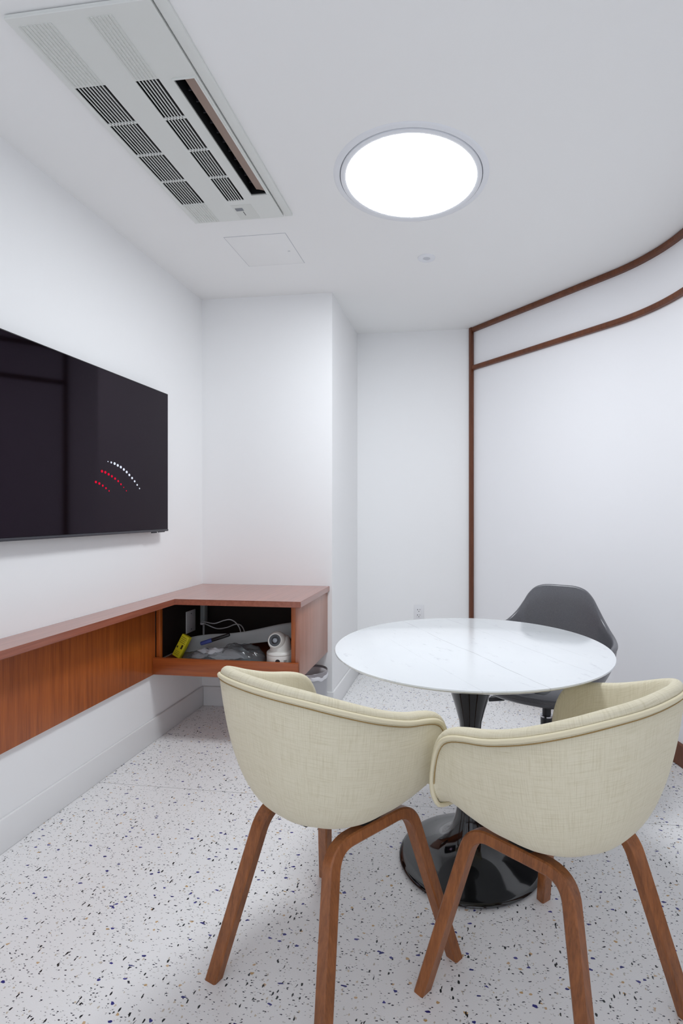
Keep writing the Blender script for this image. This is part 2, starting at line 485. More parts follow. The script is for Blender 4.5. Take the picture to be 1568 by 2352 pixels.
# flange between panel and ceiling, and the dark housing above
bm = bmesh.new(); add_box(bm, (AX0 + 0.006, AY0 + 0.008, CE - 0.006), (AX0 + 0.012, AY1 - 0.008, CE + 0.02)); add_box(bm, (AX1 - 0.012, AY0 + 0.008, CE - 0.006), (AX1 - 0.006, AY1 - 0.008, CE + 0.02))
add_box(bm, (AX0 + 0.006, AY0 + 0.008, CE - 0.006), (AX1 - 0.006, AY0 + 0.014, CE + 0.02)); add_box(bm, (AX0 + 0.006, AY1 - 0.014, CE - 0.006), (AX1 - 0.006, AY1 - 0.008, CE + 0.02))
ac_local(bm_obj('neck', bm, M['slot'], ac))
box('flange', (AX1 + 0.004, AY0 - 0.05, CE - 0.010), (AX1 + 0.038, AY1 + 0.006, CE), M['ac'], ac, 0.002).location = -Vector(ac.location)
bm = bmesh.new(); add_box(bm, (AX0 + 0.012, AY0 + 0.032, CE + 0.0), (AX1 - 0.006, AY1 - 0.032, CE + 0.22))
bm.faces.ensure_lookup_table()
bmesh.ops.delete(bm, geom=[f for f in bm.faces if f.normal.z < -0.9], context='FACES')
ac_local(bm_obj('housing', bm, M['black'], ac))
box('air_filter', (AX0 + 0.02, gy[0] - 0.05, CE + 0.02), (so[0] - 0.008, gy[1] + 0.05, CE + 0.03), M['black'], ac).location = -Vector(ac.location)
bm = bmesh.new(); zs0, zs1 = ZA + 0.004, CE - 0.003
add_box(bm, (AX0 + 0.001, AY0 + 0.001, zs0), (AX0 + 0.005, AY1 - 0.001, zs1)); add_box(bm, (AX1 - 0.005, AY0 + 0.001, zs0), (AX1 - 0.001, AY1 - 0.001, zs1))
add_box(bm, (AX0 + 0.005, AY0 + 0.001, zs0), (AX1 - 0.005, AY0 + 0.005, zs1)); add_box(bm, (AX0 + 0.005, AY1 - 0.005, zs0), (AX1 - 0.005, AY1 - 0.001, zs1))
ac_local(bm_obj('panel_skirt', bm, M['ac'], ac))
for (xa, xb), (ya, yb_) in ((b1, gy), (b2, gy), (so, sy)):
    bm = bmesh.new(); add_box(bm, (xa - 0.002, ya - 0.002, ZA + 0.0052), (xb + 0.002, yb_ + 0.002, CE + 0.06))
    bmesh.ops.delete(bm, geom=[f for f in bm.faces if f.calc_center_median().z < ZA + 0.006], context='FACES')
    ac_local(bm_obj('duct', bm, M['black'], ac))
def slats(x0, x1, n, zc):
    """n bars leave n+1 slots"""
    pitch = (x1 - x0) / (n + 1); me = None
    for k in range(n):
        xc = x0 + pitch * (k + 1)
        if me is None:
            o = box('slat', (-0.00145, gy[0], ZA), (0.00145, gy[1], ZA + 0.0035), M['ac'], ac)
            me = o.data
        else:
            o = bpy.data.objects.new('slat', me); C.objects.link(o); o.parent = ac
        o.location = Vector((xc, 0, 0)) - Vector(ac.location)
    for k in range(1, 4):
        y = gy[0] + (gy[1] - gy[0]) * k / 4
        box('divider', (x0, y - 0.004, ZA), (x1, y + 0.004, ZA + 0.004), M['ac'], ac).location = -Vector(ac.location)
slats(*b1, 8, 0); slats(*b2, 6, 0)
def ribs(x0, x1, n, y0, y1):
    pitch = (x1 - x0) / n; me = None
    for k in range(n):
        if me is None:
            o = box('rib', (-pitch * 0.26, y0, ZA - 0.0022), (pitch * 0.26, y1, ZA + 0.001), M['ac_rib'], ac); me = o.data
        else:
            o = bpy.data.objects.new('rib', me); C.objects.link(o); o.parent = ac
        o.location = Vector((x0 + pitch * (k + 0.5), 0, 0)) - Vector(ac.location)
ribs(*b1, 9, 1.236, gy[0] - 0.004); ribs(*b1, 9, gy[1] + 0.004, 2.178)
ribs(*b2, 7, 1.236, gy[0] - 0.004)
# outlet slot: raised rim, brown flap standing in it
bm = bmesh.new()
for lo, hi in (((so[0] - 0.004, sy[0] - 0.004), (so[0], sy[1] + 0.004)), ((so[1], sy[0] - 0.004), (so[1] + 0.004, sy[1] + 0.004)), ((so[0], sy[0] - 0.004), (so[1], sy[0])), ((so[0], sy[1]), (so[1], sy[1] + 0.004))):
    add_box(bm, (*lo, ZA - 0.003), (*hi, ZA + 0.004))
ac_local(bm_obj('outlet_rim', bm, M['ac'], ac))
bm = bmesh.new(); pr = [(0.0, 0.0), (0.010, 0.0035), (0.024, 0.007), (0.036, 0.009), (0.036, 0.012), (0.022, 0.0105), (0.008, 0.0075), (-0.002, 0.003)]
r0 = [bm.verts.new((so[1] - 0.003 - dx, sy[0] + 0.006, ZA + 0.004 + dz)) for dx, dz in pr]
r1 = [bm.verts.new((so[1] - 0.003 - dx, sy[1] - 0.014, ZA + 0.004 + dz)) for dx, dz in pr]
for k in range(len(pr)): bm.faces.new((r0[k], r0[(k + 1) % len(pr)], r1[(k + 1) % len(pr)], r1[k]))
bm.faces.new(r0); bm.faces.new(r1[::-1])
ac_local(bm_obj('air_flap', bm, M['vane'], ac))
for k in range(12):
    y = sy[0] + 0.03 + k * 0.046
    o = box('guide_vane', (so[0] + 0.004, y, ZA + 0.03), (so[0] + 0.02, y + 0.004, ZA + 0.05), M['slot'], ac); ac_local(o)
s_ = box('sensor_window', (-0.965, 2.096, ZA - 0.0015), (-0.932, 2.116, ZA + 0.001), new_mat('sensor_grey', lin(120, 124, 130), 0.3), ac); ac_local(s_)
s_ = box('sensor_mark', (-0.940, 2.122, ZA - 0.001), (-0.937, 2.150, ZA + 0.001), M['slot'], ac); ac_local(s_)
s_ = box('sensor_plate', (-0.974, 2.075, ZA - 0.0008), (-0.885, 2.178, ZA + 0.001), M['ac_rib'], ac); ac_local(s_)

# access hatch and concealed sprinkler
hx0, hx1, hy0, hy1 = -1.132, -0.828, 2.337, 2.634
hatch = tag(empty('ceiling_hatch', ((hx0 + hx1) / 2, (hy0 + hy1) / 2, CE)), 'square white access hatch in the ceiling beyond the air conditioner', 'hatch')
o = box('hatch_door', (hx0 + 0.003, hy0 + 0.003, CE - 0.0016), (hx1 - 0.003, hy1 - 0.003, CE), M['ceiling'], hatch, 0.0006); o.location = -Vector(hatch.location)
o = box('hatch_gap', (hx0, hy0, CE - 0.0004), (hx1, hy1, CE), new_mat('hatch_joint', lin(200, 202, 206), 0.8), hatch); o.location = -Vector(hatch.location)
o = box('latch', (hx1 - 0.045, hy0 + 0.16, CE - 0.0022), (hx1 - 0.033, hy0 + 0.166, CE - 0.0012), new_mat('latch_grey', lin(196, 197, 200), 0.5), hatch); o.location = -Vector(hatch.location)
spk = tag(empty('sprinkler_cover', (-0.197, 2.665, CE)), 'small white round sprinkler cover on the ceiling beyond the round light', 'sprinkler')
lathe('cover_ring', [(0.016, -0.001), (0.02, -0.005), (0.036, -0.006), (0.044, -0.003), (0.045, 0)], M['lampring'], spk, 40)
lathe('cover_disc', [(0, -0.0035), (0.0165, -0.003), (0.017, 0)], new_mat('sprinkler_grey', lin(205, 207, 213), 0.5), spk, 32)

# ------------------------------------------------------------------ television
TX, TY0, TY1, TZ0, TZ1 = -1.535, 1.312, 2.542, 1.082, 1.793
tv = tag(empty('television', (TX - 0.03, (TY0 + TY1) / 2, TZ0)), 'large flat black television on the white wall above the wooden ledge', 'television')
def tvp(o): o.location = -Vector(tv.location); return o
tvp(box('back_cover', (TX - 0.05, TY0 + 0.03, TZ0 + 0.02), (TX - 0.006, TY1 - 0.03, TZ1 - 0.03), M['black'], tv, 0.012))
tvp(box('wall_bracket', (XL + 0.002, 1.75, 1.3), (TX - 0.05, 2.1, 1.6), M['dark_metal'], tv, 0.004))
tvp(box('bezel', (TX - 0.008, TY0, TZ0), (TX - 0.0008, TY1, TZ1), M['black'], tv, 0.0015))
scr = new_mat('glossy_screen', (0.0022, 0.0018, 0.003, 1), 0.05, spec=0.5)
scr.node_tree.nodes['Principled BSDF'].inputs['Specular Tint'].default_value = (1.0, 0.62, 1.0, 1)
scr.node_tree.nodes['Principled BSDF'].inputs['IOR'].default_value = 1.31
tvp(box('screen', (TX - 0.002, TY0 + 0.004, TZ0 + 0.010), (TX, TY1 - 0.004, TZ1 - 0.004), scr, tv))
tvp(box('chin_bar', (TX - 0.006, TY0, TZ0 - 0.002), (TX + 0.002, TY1, TZ0 + 0.009), new_mat('grey_bar', lin(66, 66, 72), 0.4, metal=0.3), tv, 0.002))
tvp(box('receiver', (TX - 0.006, TY1 - 0.14, TZ0 - 0.008), (TX + 0.001, TY1 - 0.10, TZ0 - 0.001), M['slot'], tv, 0.001))
tvp(box('button_strip', (TX - 0.006, TY1 - 0.085, TZ0 - 0.006), (TX + 0.001, TY1 - 0.03, TZ0 - 0.001), M['slot'], tv, 0.001))
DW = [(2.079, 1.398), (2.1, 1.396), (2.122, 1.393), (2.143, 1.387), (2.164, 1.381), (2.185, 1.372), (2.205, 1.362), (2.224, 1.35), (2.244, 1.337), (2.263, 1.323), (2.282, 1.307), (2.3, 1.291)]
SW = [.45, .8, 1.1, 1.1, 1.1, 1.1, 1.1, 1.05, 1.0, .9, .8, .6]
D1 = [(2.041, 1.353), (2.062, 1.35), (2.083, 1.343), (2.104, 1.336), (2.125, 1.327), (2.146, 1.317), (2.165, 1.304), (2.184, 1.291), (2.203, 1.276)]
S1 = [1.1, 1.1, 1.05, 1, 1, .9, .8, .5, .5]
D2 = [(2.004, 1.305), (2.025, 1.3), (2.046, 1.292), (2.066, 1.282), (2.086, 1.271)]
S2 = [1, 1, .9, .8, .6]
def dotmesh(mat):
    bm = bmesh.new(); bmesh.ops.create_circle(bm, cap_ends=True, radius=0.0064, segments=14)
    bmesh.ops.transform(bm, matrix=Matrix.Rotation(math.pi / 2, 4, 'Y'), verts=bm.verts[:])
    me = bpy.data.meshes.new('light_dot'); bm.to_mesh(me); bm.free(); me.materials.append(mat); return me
for mat, ds, ss in ((M['dot_w'], DW, SW), (M['dot_r'], D1, S1), (M['dot_r'], D2, S2)):  # mirrored points of light drawn as small glowing discs
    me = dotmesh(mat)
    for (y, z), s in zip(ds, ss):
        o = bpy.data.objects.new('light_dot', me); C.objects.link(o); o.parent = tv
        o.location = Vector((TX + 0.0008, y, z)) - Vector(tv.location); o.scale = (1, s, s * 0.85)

# ------------------------------------------------------------------ wooden wall ledge and corner cabinet
ZT, TT = 0.741, 0.029
CFY, CX1 = 2.462, -0.795       # cabinet front edge and right edge of the top
LX = -1.452                    # front edge of the narrow ledge
LY0 = 0.25
top = bmesh.new()
outline = [(XL, LY0), (LX, LY0), (LX, CFY), (CX1, CFY), (CX1, YP), (XL, YP)]
vb = [top.verts.new((x, y, ZT - TT)) for x, y in outline]; vt = [top.verts.new((x, y, ZT)) for x, y in outline]
top.faces.new(vb[::-1]); top.faces.new(vt)
for i in range(6):
    j = (i + 1) % 6; top.faces.new((vb[i], vb[j], vt[j], vt[i]))
bmesh.ops.bevel(top, geom=top.edges[:], offset=0.0016, segments=2, affect='EDGES')
wt = bm_obj('worktop', top, M['maho_y'], angle=35)
tag(wt, 'brown wooden ledge top running along the wall and over the corner cabinet', 'worktop')
ap = box('wall_board', (XL, LY0, 0.35), (XL + 0.020, CFY + 0.03, ZT - TT), M['maho_v'], bevel=0.001)
tag(ap, 'tall reddish wooden board fixed to the wall under the narrow ledge', 'board')
CB = 0.352
cab = tag(empty('wall_cabinet', ((XL + CX1) / 2, (CFY + YP) / 2, CB)), 'open-fronted wooden corner cabinet hanging under the worktop', 'cabinet')
def cp(o): o.location = -Vector(cab.location); return o
cy0 = CFY + 0.022
sx = CX1 - 0.012
cp(box('side_panel', (sx - 0.022, cy0, CB), (sx, YP - 0.001, ZT - TT), wood_mat('mahogany_side_veneer', lin(150, 98, 78), lin(182, 126, 104), 2, 0.36, coat=0.5), cab, 0.001))
cp(box('side_panel', (XL + 0.022, cy0 + 0.012, CB), (XL + 0.044, cy0 + 0.034, ZT - TT), M['maho_v'], cab, 0.001))
cp(box('bottom_panel', (XL + 0.022, cy0, CB), (sx - 0.023, YP - 0.001, CB + 0.02), M['maho_x'], cab, 0.001))
cp(box('shelf', (XL + 0.022, cy0 + 0.004, 0.392), (sx - 0.023, YP - 0.012, 0.41), M['maho_x'], cab, 0.001))
cp(box('drawer_front', (XL + 0.021, cy0 - 0.016, CB + 0.001), (sx - 0.006, cy0 + 0.003, 0.437), M['maho_x'], cab, 0.0015))
cp(box('front_stile', (sx - 0.045, cy0 + 0.004, 0.411), (sx - 0.023, cy0 + 0.03, ZT - TT), M['maho_v'], cab, 0.001))
cp(box('back_panel', (XL + 0.022, YP - 0.012, 0.41), (sx - 0.023, YP - 0.002, ZT - TT), M['cab_dark'], cab))
cp(box('lining', (XL + 0.001, cy0 + 0.04, 0.41), (XL + 0.01, YP - 0.013, ZT - TT), M['cab_dark'], cab))

# things in the cabinet
ZS = 0.4105
pl = tag(empty('switch_plate', (XL + 0.010, 2.853, 0.544)), 'blank white cover plate on the left inside the cabinet', 'cover plate')
o = box('plate', (0, -0.05, -0.063), (0.006, 0.05, 0.063), M['plate'], pl, 0.002)
for z in (-0.045, 0.045): lathe('screw', [(0, 0.0012), (0.003, 0.001), (0.0034, 0)], M['slot'], pl, 10, rot=Matrix.Rotation(math.pi / 2, 4, 'Y'), loc=(0.006, 0, z))
ad = tag(empty('power_adapter', (-1.525, 2.90, 0.58)), 'pale power adapter on the wall at the back of the cabinet', 'adapter')
box('adapter_body', (-0.014, -0.02, -0.05), (0.014, 0.02, 0.06), new_mat('adapter_plastic', lin(150, 156, 156), 0.4), ad, 0.004)
box('plug_end', (-0.018, -0.012, -0.064), (0.006, 0.012, -0.05), M['plate'], ad, 0.003)
cm = new_mat('pale_cord', lin(205, 208, 210), 0.4)
c1 = tube('cable', catmull([(-1.53, 2.88, .53), (-1.50, 2.84, .547), (-1.412, 2.8, .547), (-1.352, 2.8, .566), (-1.313, 2.8, .571), (-1.278, 2.8, .551), (-1.25, 2.79, .51), (-1.235, 2.77, .43), (-1.20, 2.76, ZS + .004)], 8), 0.0032, cm)
tag(c1, 'upper of two pale cords looping across the cabinet from the adapter', 'cord', 'cords in the cabinet')
c2 = tube('cable', catmull([(-1.520, 2.885, .518), (-1.482, 2.84, .532), (-1.412, 2.83, .512), (-1.352, 2.83, .519), (-1.30, 2.835, .538), (-1.268, 2.84, .530), (-1.248, 2.84, .49), (-1.25, 2.83, .43), (-1.29, 2.82, ZS + .004)], 8), 0.0032, cm)
tag(c2, 'lower of two pale cords sagging across the cabinet from the adapter', 'cord', 'cords in the cabinet')

yb = tag(empty('yellow_box', (-1.49, 2.565, ZS)), 'small yellow printed carton tilted at the left inside the cabinet', 'carton')
yb.rotation_euler = (math.radians(-14), math.radians(22), math.radians(-12)); yb.location = (-1.497, 2.56, ZS + 0.012)
ym = new_mat('yellow_carton', lin(214, 206, 36), 0.5)
box('carton', (-0.024, -0.012, 0), (0.024, 0.012, 0.118), ym, yb, 0.0012)
ink = new_mat('black_print', lin(46, 44, 20), 0.6)
box('print_block', (0.004, -0.0126, 0.046), (0.014, -0.0118, 0.068), ink, yb)
box('print_block', (-0.020, -0.0126, 0.044), (-0.012, -0.0118, 0.054), ink, yb)
for k in range(4): box('print_line', (-0.019, -0.0126, 0.076 + k * 0.009), (0.018 - 0.004 * (k % 2), -0.0118, 0.0785 + k * 0.009), new_mat('olive_print', lin(120, 112, 30), 0.6) if k == 0 else bpy.data.materials['olive_print'], yb)
for k in range(3): box('print_line', (-0.019, -0.0126, 0.012 + k * 0.008), (0.012, -0.0118, 0.0138 + k * 0.008), bpy.data.materials['olive_print'], yb)

# curled grey sheet
bm = bmesh.new(); rows = []
NU, NV = 26, 9
for i in range(NU):
    u = i / (NU - 1); row = []
    for j in range(NV):
        v = j / (NV - 1)
        x = -1.50 + 0.60 * u
        ztop = 0.494 + 0.090 * u ** 1.1 + 0.006 * math.sin(u * 9)
        zbot = ZS + 0.012 + 0.085 * u
        z = zbot + (ztop - zbot) * v
        y = 2.62 + 0.055 * u + 0.05 * v + 0.014 * math.sin(v * 3.1 + u * 2) + 0.006 * math.sin(u * 14)
        row.append(bm.verts.new((x, y, z)))
    rows.append(row)
for i in range(NU - 1):
    for j in range(NV - 1): bm.faces.new((rows[i][j], rows[i + 1][j], rows[i + 1][j + 1], rows[i][j + 1]))
sh = bm_obj('foam_sheet', bm, new_mat('pale_grey_foam', lin(176, 182, 182), 0.55), smooth=True)
md = sh.modifiers.new('thickness', 'SOLIDIFY'); md.thickness = 0.003
tag(sh, 'long curled pale grey sheet leaning behind the plastic bag in the cabinet', 'sheet')

# clear plastic bag with white packing inside: low crumpled lump
def crumple(name, cx_, cy_, lx_, ly_, h, mat, seed, amp=0.02, parent=None, n=36, z0=ZS, fn=None):
    bm = bmesh.new(); rows = []
    for i in range(n + 1):
        row = []
        for j in range(n + 1):
            u = i / n * 2 - 1; v = j / n * 2 - 1
            e = max(0.0, 1 - (abs(u) ** 2.6 + abs(v) ** 2.6)) ** 0.5 if abs(u) ** 2.6 + abs(v) ** 2.6 < 1 else 0
            nz = noise.noise(Vector((u * 2.6 + seed, v * 2.6, seed))) + 0.55 * abs(noise.noise(Vector((u * 6 + seed, v * 6, 3)))) + 0.3 * abs(noise.noise(Vector((u * 13, v * 13, seed))))
            s = h * (fn(u, v) if fn else 1)
            z = z0 + 0.003 + e * s * 0.75 + amp * nz * (0.35 + e)
            row.append(bm.verts.new((cx_ + u * lx_ * (1 + 0.04 * nz), cy_ + v * ly_ * (1 + 0.05 * nz), max(z, z0 + 0.002))))
        rows.append(row)
    for i in range(n):
        for j in range(n): bm.faces.new((rows[i][j], rows[i + 1][j], rows[i + 1][j + 1], rows[i][j + 1]))
    # close underneath
    edge = [r[0] for r in rows] + rows[-1][1:] + [r[-1] for r in rows[::-1][1:]] + rows[0][::-1][1:-1]
    low = [bm.verts.new((v.co.x, v.co.y, z0 + 0.0006)) for v in edge]
    for i in range(len(edge)):
        j = (i + 1) % len(edge); bm.faces.new((edge[i], edge[j], low[j], low[i]))
    bm.faces.new(low)
    return bm_obj(name, bm, mat, parent, smooth=True)
bag = tag(empty('plastic_bag', (-1.24, 2.56, ZS)), 'crumpled clear plastic bag holding white packing, lying in the cabinet', 'bag')
film = new_mat('clear_film', (0.16, 0.18, 0.19, 1), 0.1, spec=0.9, Alpha=0.38)
o = crumple('film', -1.235, 2.562, 0.225, 0.07, 0.075, film, 4.2, 0.03, bag, fn=lambda u, v: 0.75 + 0.45 * max(0, u) + 0.25 * math.sin(u * 4)); o.location = -Vector(bag.location)
o = crumple('packing', -1.27, 2.575, 0.15, 0.05, 0.062, new_mat('white_packing', lin(206, 210, 214), 0.5), 8.8, 0.016, bag); o.location = -Vector(bag.location)
o = crumple('dark_wrap', -1.24, 2.53, 0.215, 0.042, 0.016, new_mat('dark_grey_film', lin(50, 56, 58), 0.3), 1.7, 0.012, bag); o.location = -Vector(bag.location)

# marker pen lying on the bag
mk = tag(empty('marker_pen', (-1.372, 2.575, 0.490)), 'black marker pen with a blue cap lying on the plastic bag', 'marker')
mk.rotation_euler = Vector((0.150, 0.02, 0.048)).to_track_quat('Z', 'Y').to_euler()
lathe('cap', [(0, 0), (0.0085, 0.0005), (0.0105, 0.003), (0.011, 0.058), (0.0105, 0.062), (0.009, 0.062)], new_mat('blue_plastic', lin(66, 82, 150), 0.35), mk, 20)
lathe('barrel', [(0.0085, 0.060), (0.0095, 0.064), (0.0095, 0.150), (0.008, 0.158), (0, 0.159)], new_mat('black_plastic', lin(22, 23, 25), 0.35), mk, 20)

# turret security cameras
camw = new_mat('camera_housing', lin(222, 220, 214), 0.35)
def turret(loc, rz, label, s=1.0):
    t = tag(empty('security_camera', loc, rz), label, 'security camera', 'security cameras in the cabinet')
    t.scale = (s, s, s)
    lathe('base', [(0, 0), (0.062, 0), (0.066, 0.003), (0.067, 0.044), (0.0655, 0.0465), (0.0655, 0.049), (0.067, 0.051), (0.0655, 0.058), (0.058, 0.064), (0.05, 0.067)], camw, t, 48)
    lathe('collar', [(0.052, 0.064), (0.05, 0.078), (0.047, 0.092), (0.044, 0.112), (0.036, 0.128), (0.02, 0.134), (0, 0.135)], camw, t, 48)
    hd = empty('head', (-0.014, -0.020, 0.118)); hd.parent = t
    # eyeball with a flat lens face looking forward and up
    bm = bmesh.new(); bmesh.ops.create_uvsphere(bm, u_segments=32, v_segments=20, radius=0.044)
    cut = bmesh.ops.bisect_plane(bm, geom=bm.verts[:] + bm.edges[:] + bm.faces[:], plane_co=(0, 0, 0.030), plane_no=(0, 0, 1), clear_outer=True)
    bmesh.ops.holes_fill(bm, edges=[e for e in bm.edges if e.is_boundary])
    Rm = Vector((-0.12, -0.93, 0.26)).to_track_quat('Z', 'Y').to_matrix().to_4x4()
    bmesh.ops.transform(bm, matrix=Rm, verts=bm.verts[:]); bmesh.ops.translate(bm, vec=(-0.014, -0.018, 0.112), verts=bm.verts[:])
    bpy.data.objects.remove(hd)
    ball = bm_obj('eyeball', bm, camw, t, angle=40)
    base = Matrix.Translation((-0.014, -0.018, 0.112)) @ Rm
    def fc(name, prof, mat):
        o = lathe(name, prof, mat, ball, 32, rot=base, angle=35); return o
    fc('face_ring', [(0.0325, 0.0295), (0.033, 0.0325), (0.031, 0.034), (0.028, 0.033)], camw)
    fc('face_glass', [(0.0285, 0.0325), (0.016, 0.0318), (0.016, 0.0318)], new_mat('grey_lens_glass', lin(72, 74, 78), 0.15))
    fc('lens_ring', [(0.017, 0.0315), (0.0165, 0.0345), (0.012, 0.035), (0.0115, 0.0325)], new_mat('lens_black', lin(24, 25, 28), 0.2))
    fc('lens', [(0.0115, 0.0322), (0.007, 0.034), (0, 0.035)], new_mat('lens_grey', lin(150, 154, 160), 0.25))
    o = lathe('cable_hole', [(0, 0.0005), (0.0095, 0.0005), (0.011, 0.001), (0.0115, -0.002)], M['slot'], t, 20, rot=Matrix.Rotation(math.pi / 2, 4, 'X'), loc=(-0.002, -0.0665, 0.024))
    o = box('cable_notch', (-0.0065, -0.0674, 0.004), (0.0025, -0.0655, 0.014), M['slot'], t)
    for k, (a, w) in enumerate(((0.50, 0.016), (0.5, 0.012))):
        o = box('print_line', (-w / 2, -0.0008, -0.0006), (w / 2, 0.0003, 0.0008), M['slot'], t)
        o.location = (0.067 * math.sin(a), -0.067 * math.cos(a), 0.028 - k * 0.006); o.rotation_euler = (0, 0, a)
    return t
turret((-0.931, 2.560, ZS), 0.15, 'white turret security camera at the front of the cabinet', 1.06)
turret((-0.895, 2.82, ZS), 1.2, 'second security camera half hidden behind the front one', 0.98)

# ------------------------------------------------------------------ waste bin under the cabinet
wb = tag(empty('waste_bin', (-0.868, 2.862, 0)), 'grey metal waste bin with a liner under the cabinet', 'waste bin')
br = new_mat('brushed_grey_metal', lin(176, 176, 180), 0.35, metal=0.6)
lathe('bin_body', [(0, 0), (0.088, 0), (0.09, 0.004), (0.096, 0.262), (0.0935, 0.262), (0.0875, 0.008), (0, 0.008)], br, wb, 48)
bm = bmesh.new(); prev = None; seg = 72
for r, z in ((0.0975, 0.248), (0.1, 0.254), (0.099, 0.268), (0.097, 0.276), (0.091, 0.277), (0.089, 0.255), (0.085, 0.1)):
    ring = []
    for i in range(seg):
        a = 2 * math.pi * i / seg
        w = 0.0022 * math.sin(a * 5 + 1) + 0.0012 * math.sin(a * 13)
        ring.append(bm.verts.new(((r + w * 0.4) * math.cos(a), (r + w * 0.4) * math.sin(a), z + (w * 2.2 if z < 0.26 and r > 0.09 else 0))))
    if prev:
        for i in range(seg): bm.faces.new((prev[i], prev[(i + 1) % seg], ring[(i + 1) % seg], ring[i]))
    prev = ring
bm_obj('liner', bm, new_mat('white_liner', lin(226, 226, 230), 0.4), wb, smooth=True)
lathe('rim_band', [(0.0955, 0.262), (0.0985, 0.262), (0.0985, 0.288), (0.096, 0.290), (0.0935, 0.288), (0.0935, 0.262)], new_mat('steel_band', lin(168, 164, 168), 0.3, metal=0.8), wb, 48)

# ------------------------------------------------------------------ wall outlet
ot = tag(empty('wall_outlet', (-0.33, YB, 0.455)), 'white double wall outlet on the back wall just above the table edge', 'outlet')
box('cover_plate', (-0.036, -0.006, -0.058), (0.036, 0, 0.058), M['plate'], ot, 0.002)
box('socket_insert', (-0.0175, -0.0085, -0.034), (0.0175, -0.0055, 0.034), M['plate'], ot, 0.0012)
for z in (0.019, -0.019):
    box('slot', (-0.011, -0.0090, z + 0.001), (-0.007, -0.0083, z + 0.009), M['slot'], ot)
    box('slot', (0.006, -0.0090, z + 0.002), (0.009, -0.0083, z + 0.009), M['slot'], ot)
    box('slot', (-0.0025, -0.0090, z - 0.010), (0.0025, -0.0083, z - 0.005), M['slot'], ot)

# ------------------------------------------------------------------ tulip table
tb = tag(empty('round_table', (0.017, 1.806, 0)), 'round white marble table on a glossy black trumpet pedestal', 'table')
TR = 0.461; TZ = 0.724
lathe('marble_top', [(0, TZ - 0.019), (TR - 0.05, TZ - 0.019), (TR - 0.02, TZ - 0.0155), (TR - 0.004, TZ - 0.008), (TR, TZ - 0.0045), (TR - 0.0012, TZ - 0.001), (TR - 0.004, TZ), (0, TZ)], M['marble'], tb, 160, angle=30)
prof = [(0, 0.0), (0.232, 0.0), (0.240, 0.003), (0.243, 0.008), (0.240, 0.013), (0.230, 0.0165), (0.205, 0.021), (0.175, 0.027), (0.145, 0.0355), (0.118, 0.047), (0.095, 0.062), (0.077, 0.082), (0.062, 0.110), (0.050, 0.148), (0.042, 0.195), (0.0365, 0.255), (0.0328, 0.33), (0.0320, 0.38), (0.0332, 0.42), (0.039, 0.468), (0.0515, 0.513), (0.062, 0.546), (0.075, 0.585), (0.089, 0.625), (0.103, 0.662), (0.116, 0.69), (0.122, 0.700), (0.122, TZ - 0.0195), (0, TZ - 0.0195)]
pp = [(v.x, v.y) for v in [Vector((a, b, 0)) for a, b in prof]]
lathe('pedestal', pp, M['gloss_black'], tb, 96, angle=50)

# ------------------------------------------------------------------ cream tub chairs
def shell_grid(rim, spine_fn, n_exp, rows, flare=0.12, front_flare=None):
    """rim: list of Vector (outer rim). returns grid[col][row] of points from spine to rim"""
    grid = []
    for q in rim:
        c = spine_fn(q); col = []
        fl0 = flare
        if front_flare is not None:
            w = min(max((q.y + 0.02) / 0.17, 0), 1); fl0 = flare + (front_flare - flare) * w * w * (3 - 2 * w)
        ne = n_exp
        if front_flare is not None: ne = n_exp + 1.2 * min(max((q.y + 0.22) / 0.2, 0), 1)
        for k in range(rows + 1):
            al = (k / rows) * math.pi / 2
            a = math.sin(al) ** (2 / ne); b = 1 - math.cos(al) ** (2 / ne)
            # straighten towards the rim
            fl_ = 1 - fl0 * (1 - b) * a
            d = Vector((q.x - c.x, q.y - c.y))
            col.append(Vector((c.x + d.x * a * fl_, c.y + d.y * a * fl_, c.z + (q.z - c.z) * b)))
        grid.append(col)
    return grid
def grid_normals(g):
    """inward normal of every profile, taken in the profile's own upright plane"""
    N = []
    for c in g:
        h = Vector((c[-1].x - c[0].x, c[-1].y - c[0].y, 0))
        h = h.normalized() if h.length > 1e-6 else Vector((0, -1, 0))
        row = []; m = len(c)
        for j in range(m):
            dv = c[min(j + 1, m - 1)] - c[max(j - 1, 0)]
            nn = h * (-dv.z) + Vector((0, 0, 1)) * dv.dot(h)
            row.append(Vector((0, 0, 1)) if (j == 0 or nn.length < 1e-9) else nn.normalized())
        N.append(row)
    return N
def grid_mesh(name, cols, mat, parent, closed=False, uvs=None):
    """cols: list of columns (list of points)"""
    verts = []; faces = []; m = len(cols[0]); n = len(cols)
    for c in cols: verts += [tuple(v) for v in c]
    for i in range(n if closed else n - 1):
        i2 = (i + 1) % n
        for j in range(m - 1):
            faces.append((i * m + j, i2 * m + j, i2 * m + j + 1, i * m + j + 1))
    me = bpy.data.meshes.new(name); me.from_pydata(verts, [], faces)
    if uvs is not None:
        ul = me.uv_layers.new(name='UVMap')
        for li, l in enumerate(me.loops): ul.data[li].uv = uvs[l.vertex_index]
    bm = bmesh.new(); bm.from_mesh(me)
    bmesh.ops.remove_doubles(bm, verts=bm.verts[:], dist=0.00012)
    bmesh.ops.dissolve_degenerate(bm, edges=bm.edges[:], dist=0.0001)
    bmesh.ops.recalc_face_normals(bm, faces=bm.faces[:]); bm.to_mesh(me); bm.free()
    return link(name, me, mat, parent, smooth=True)
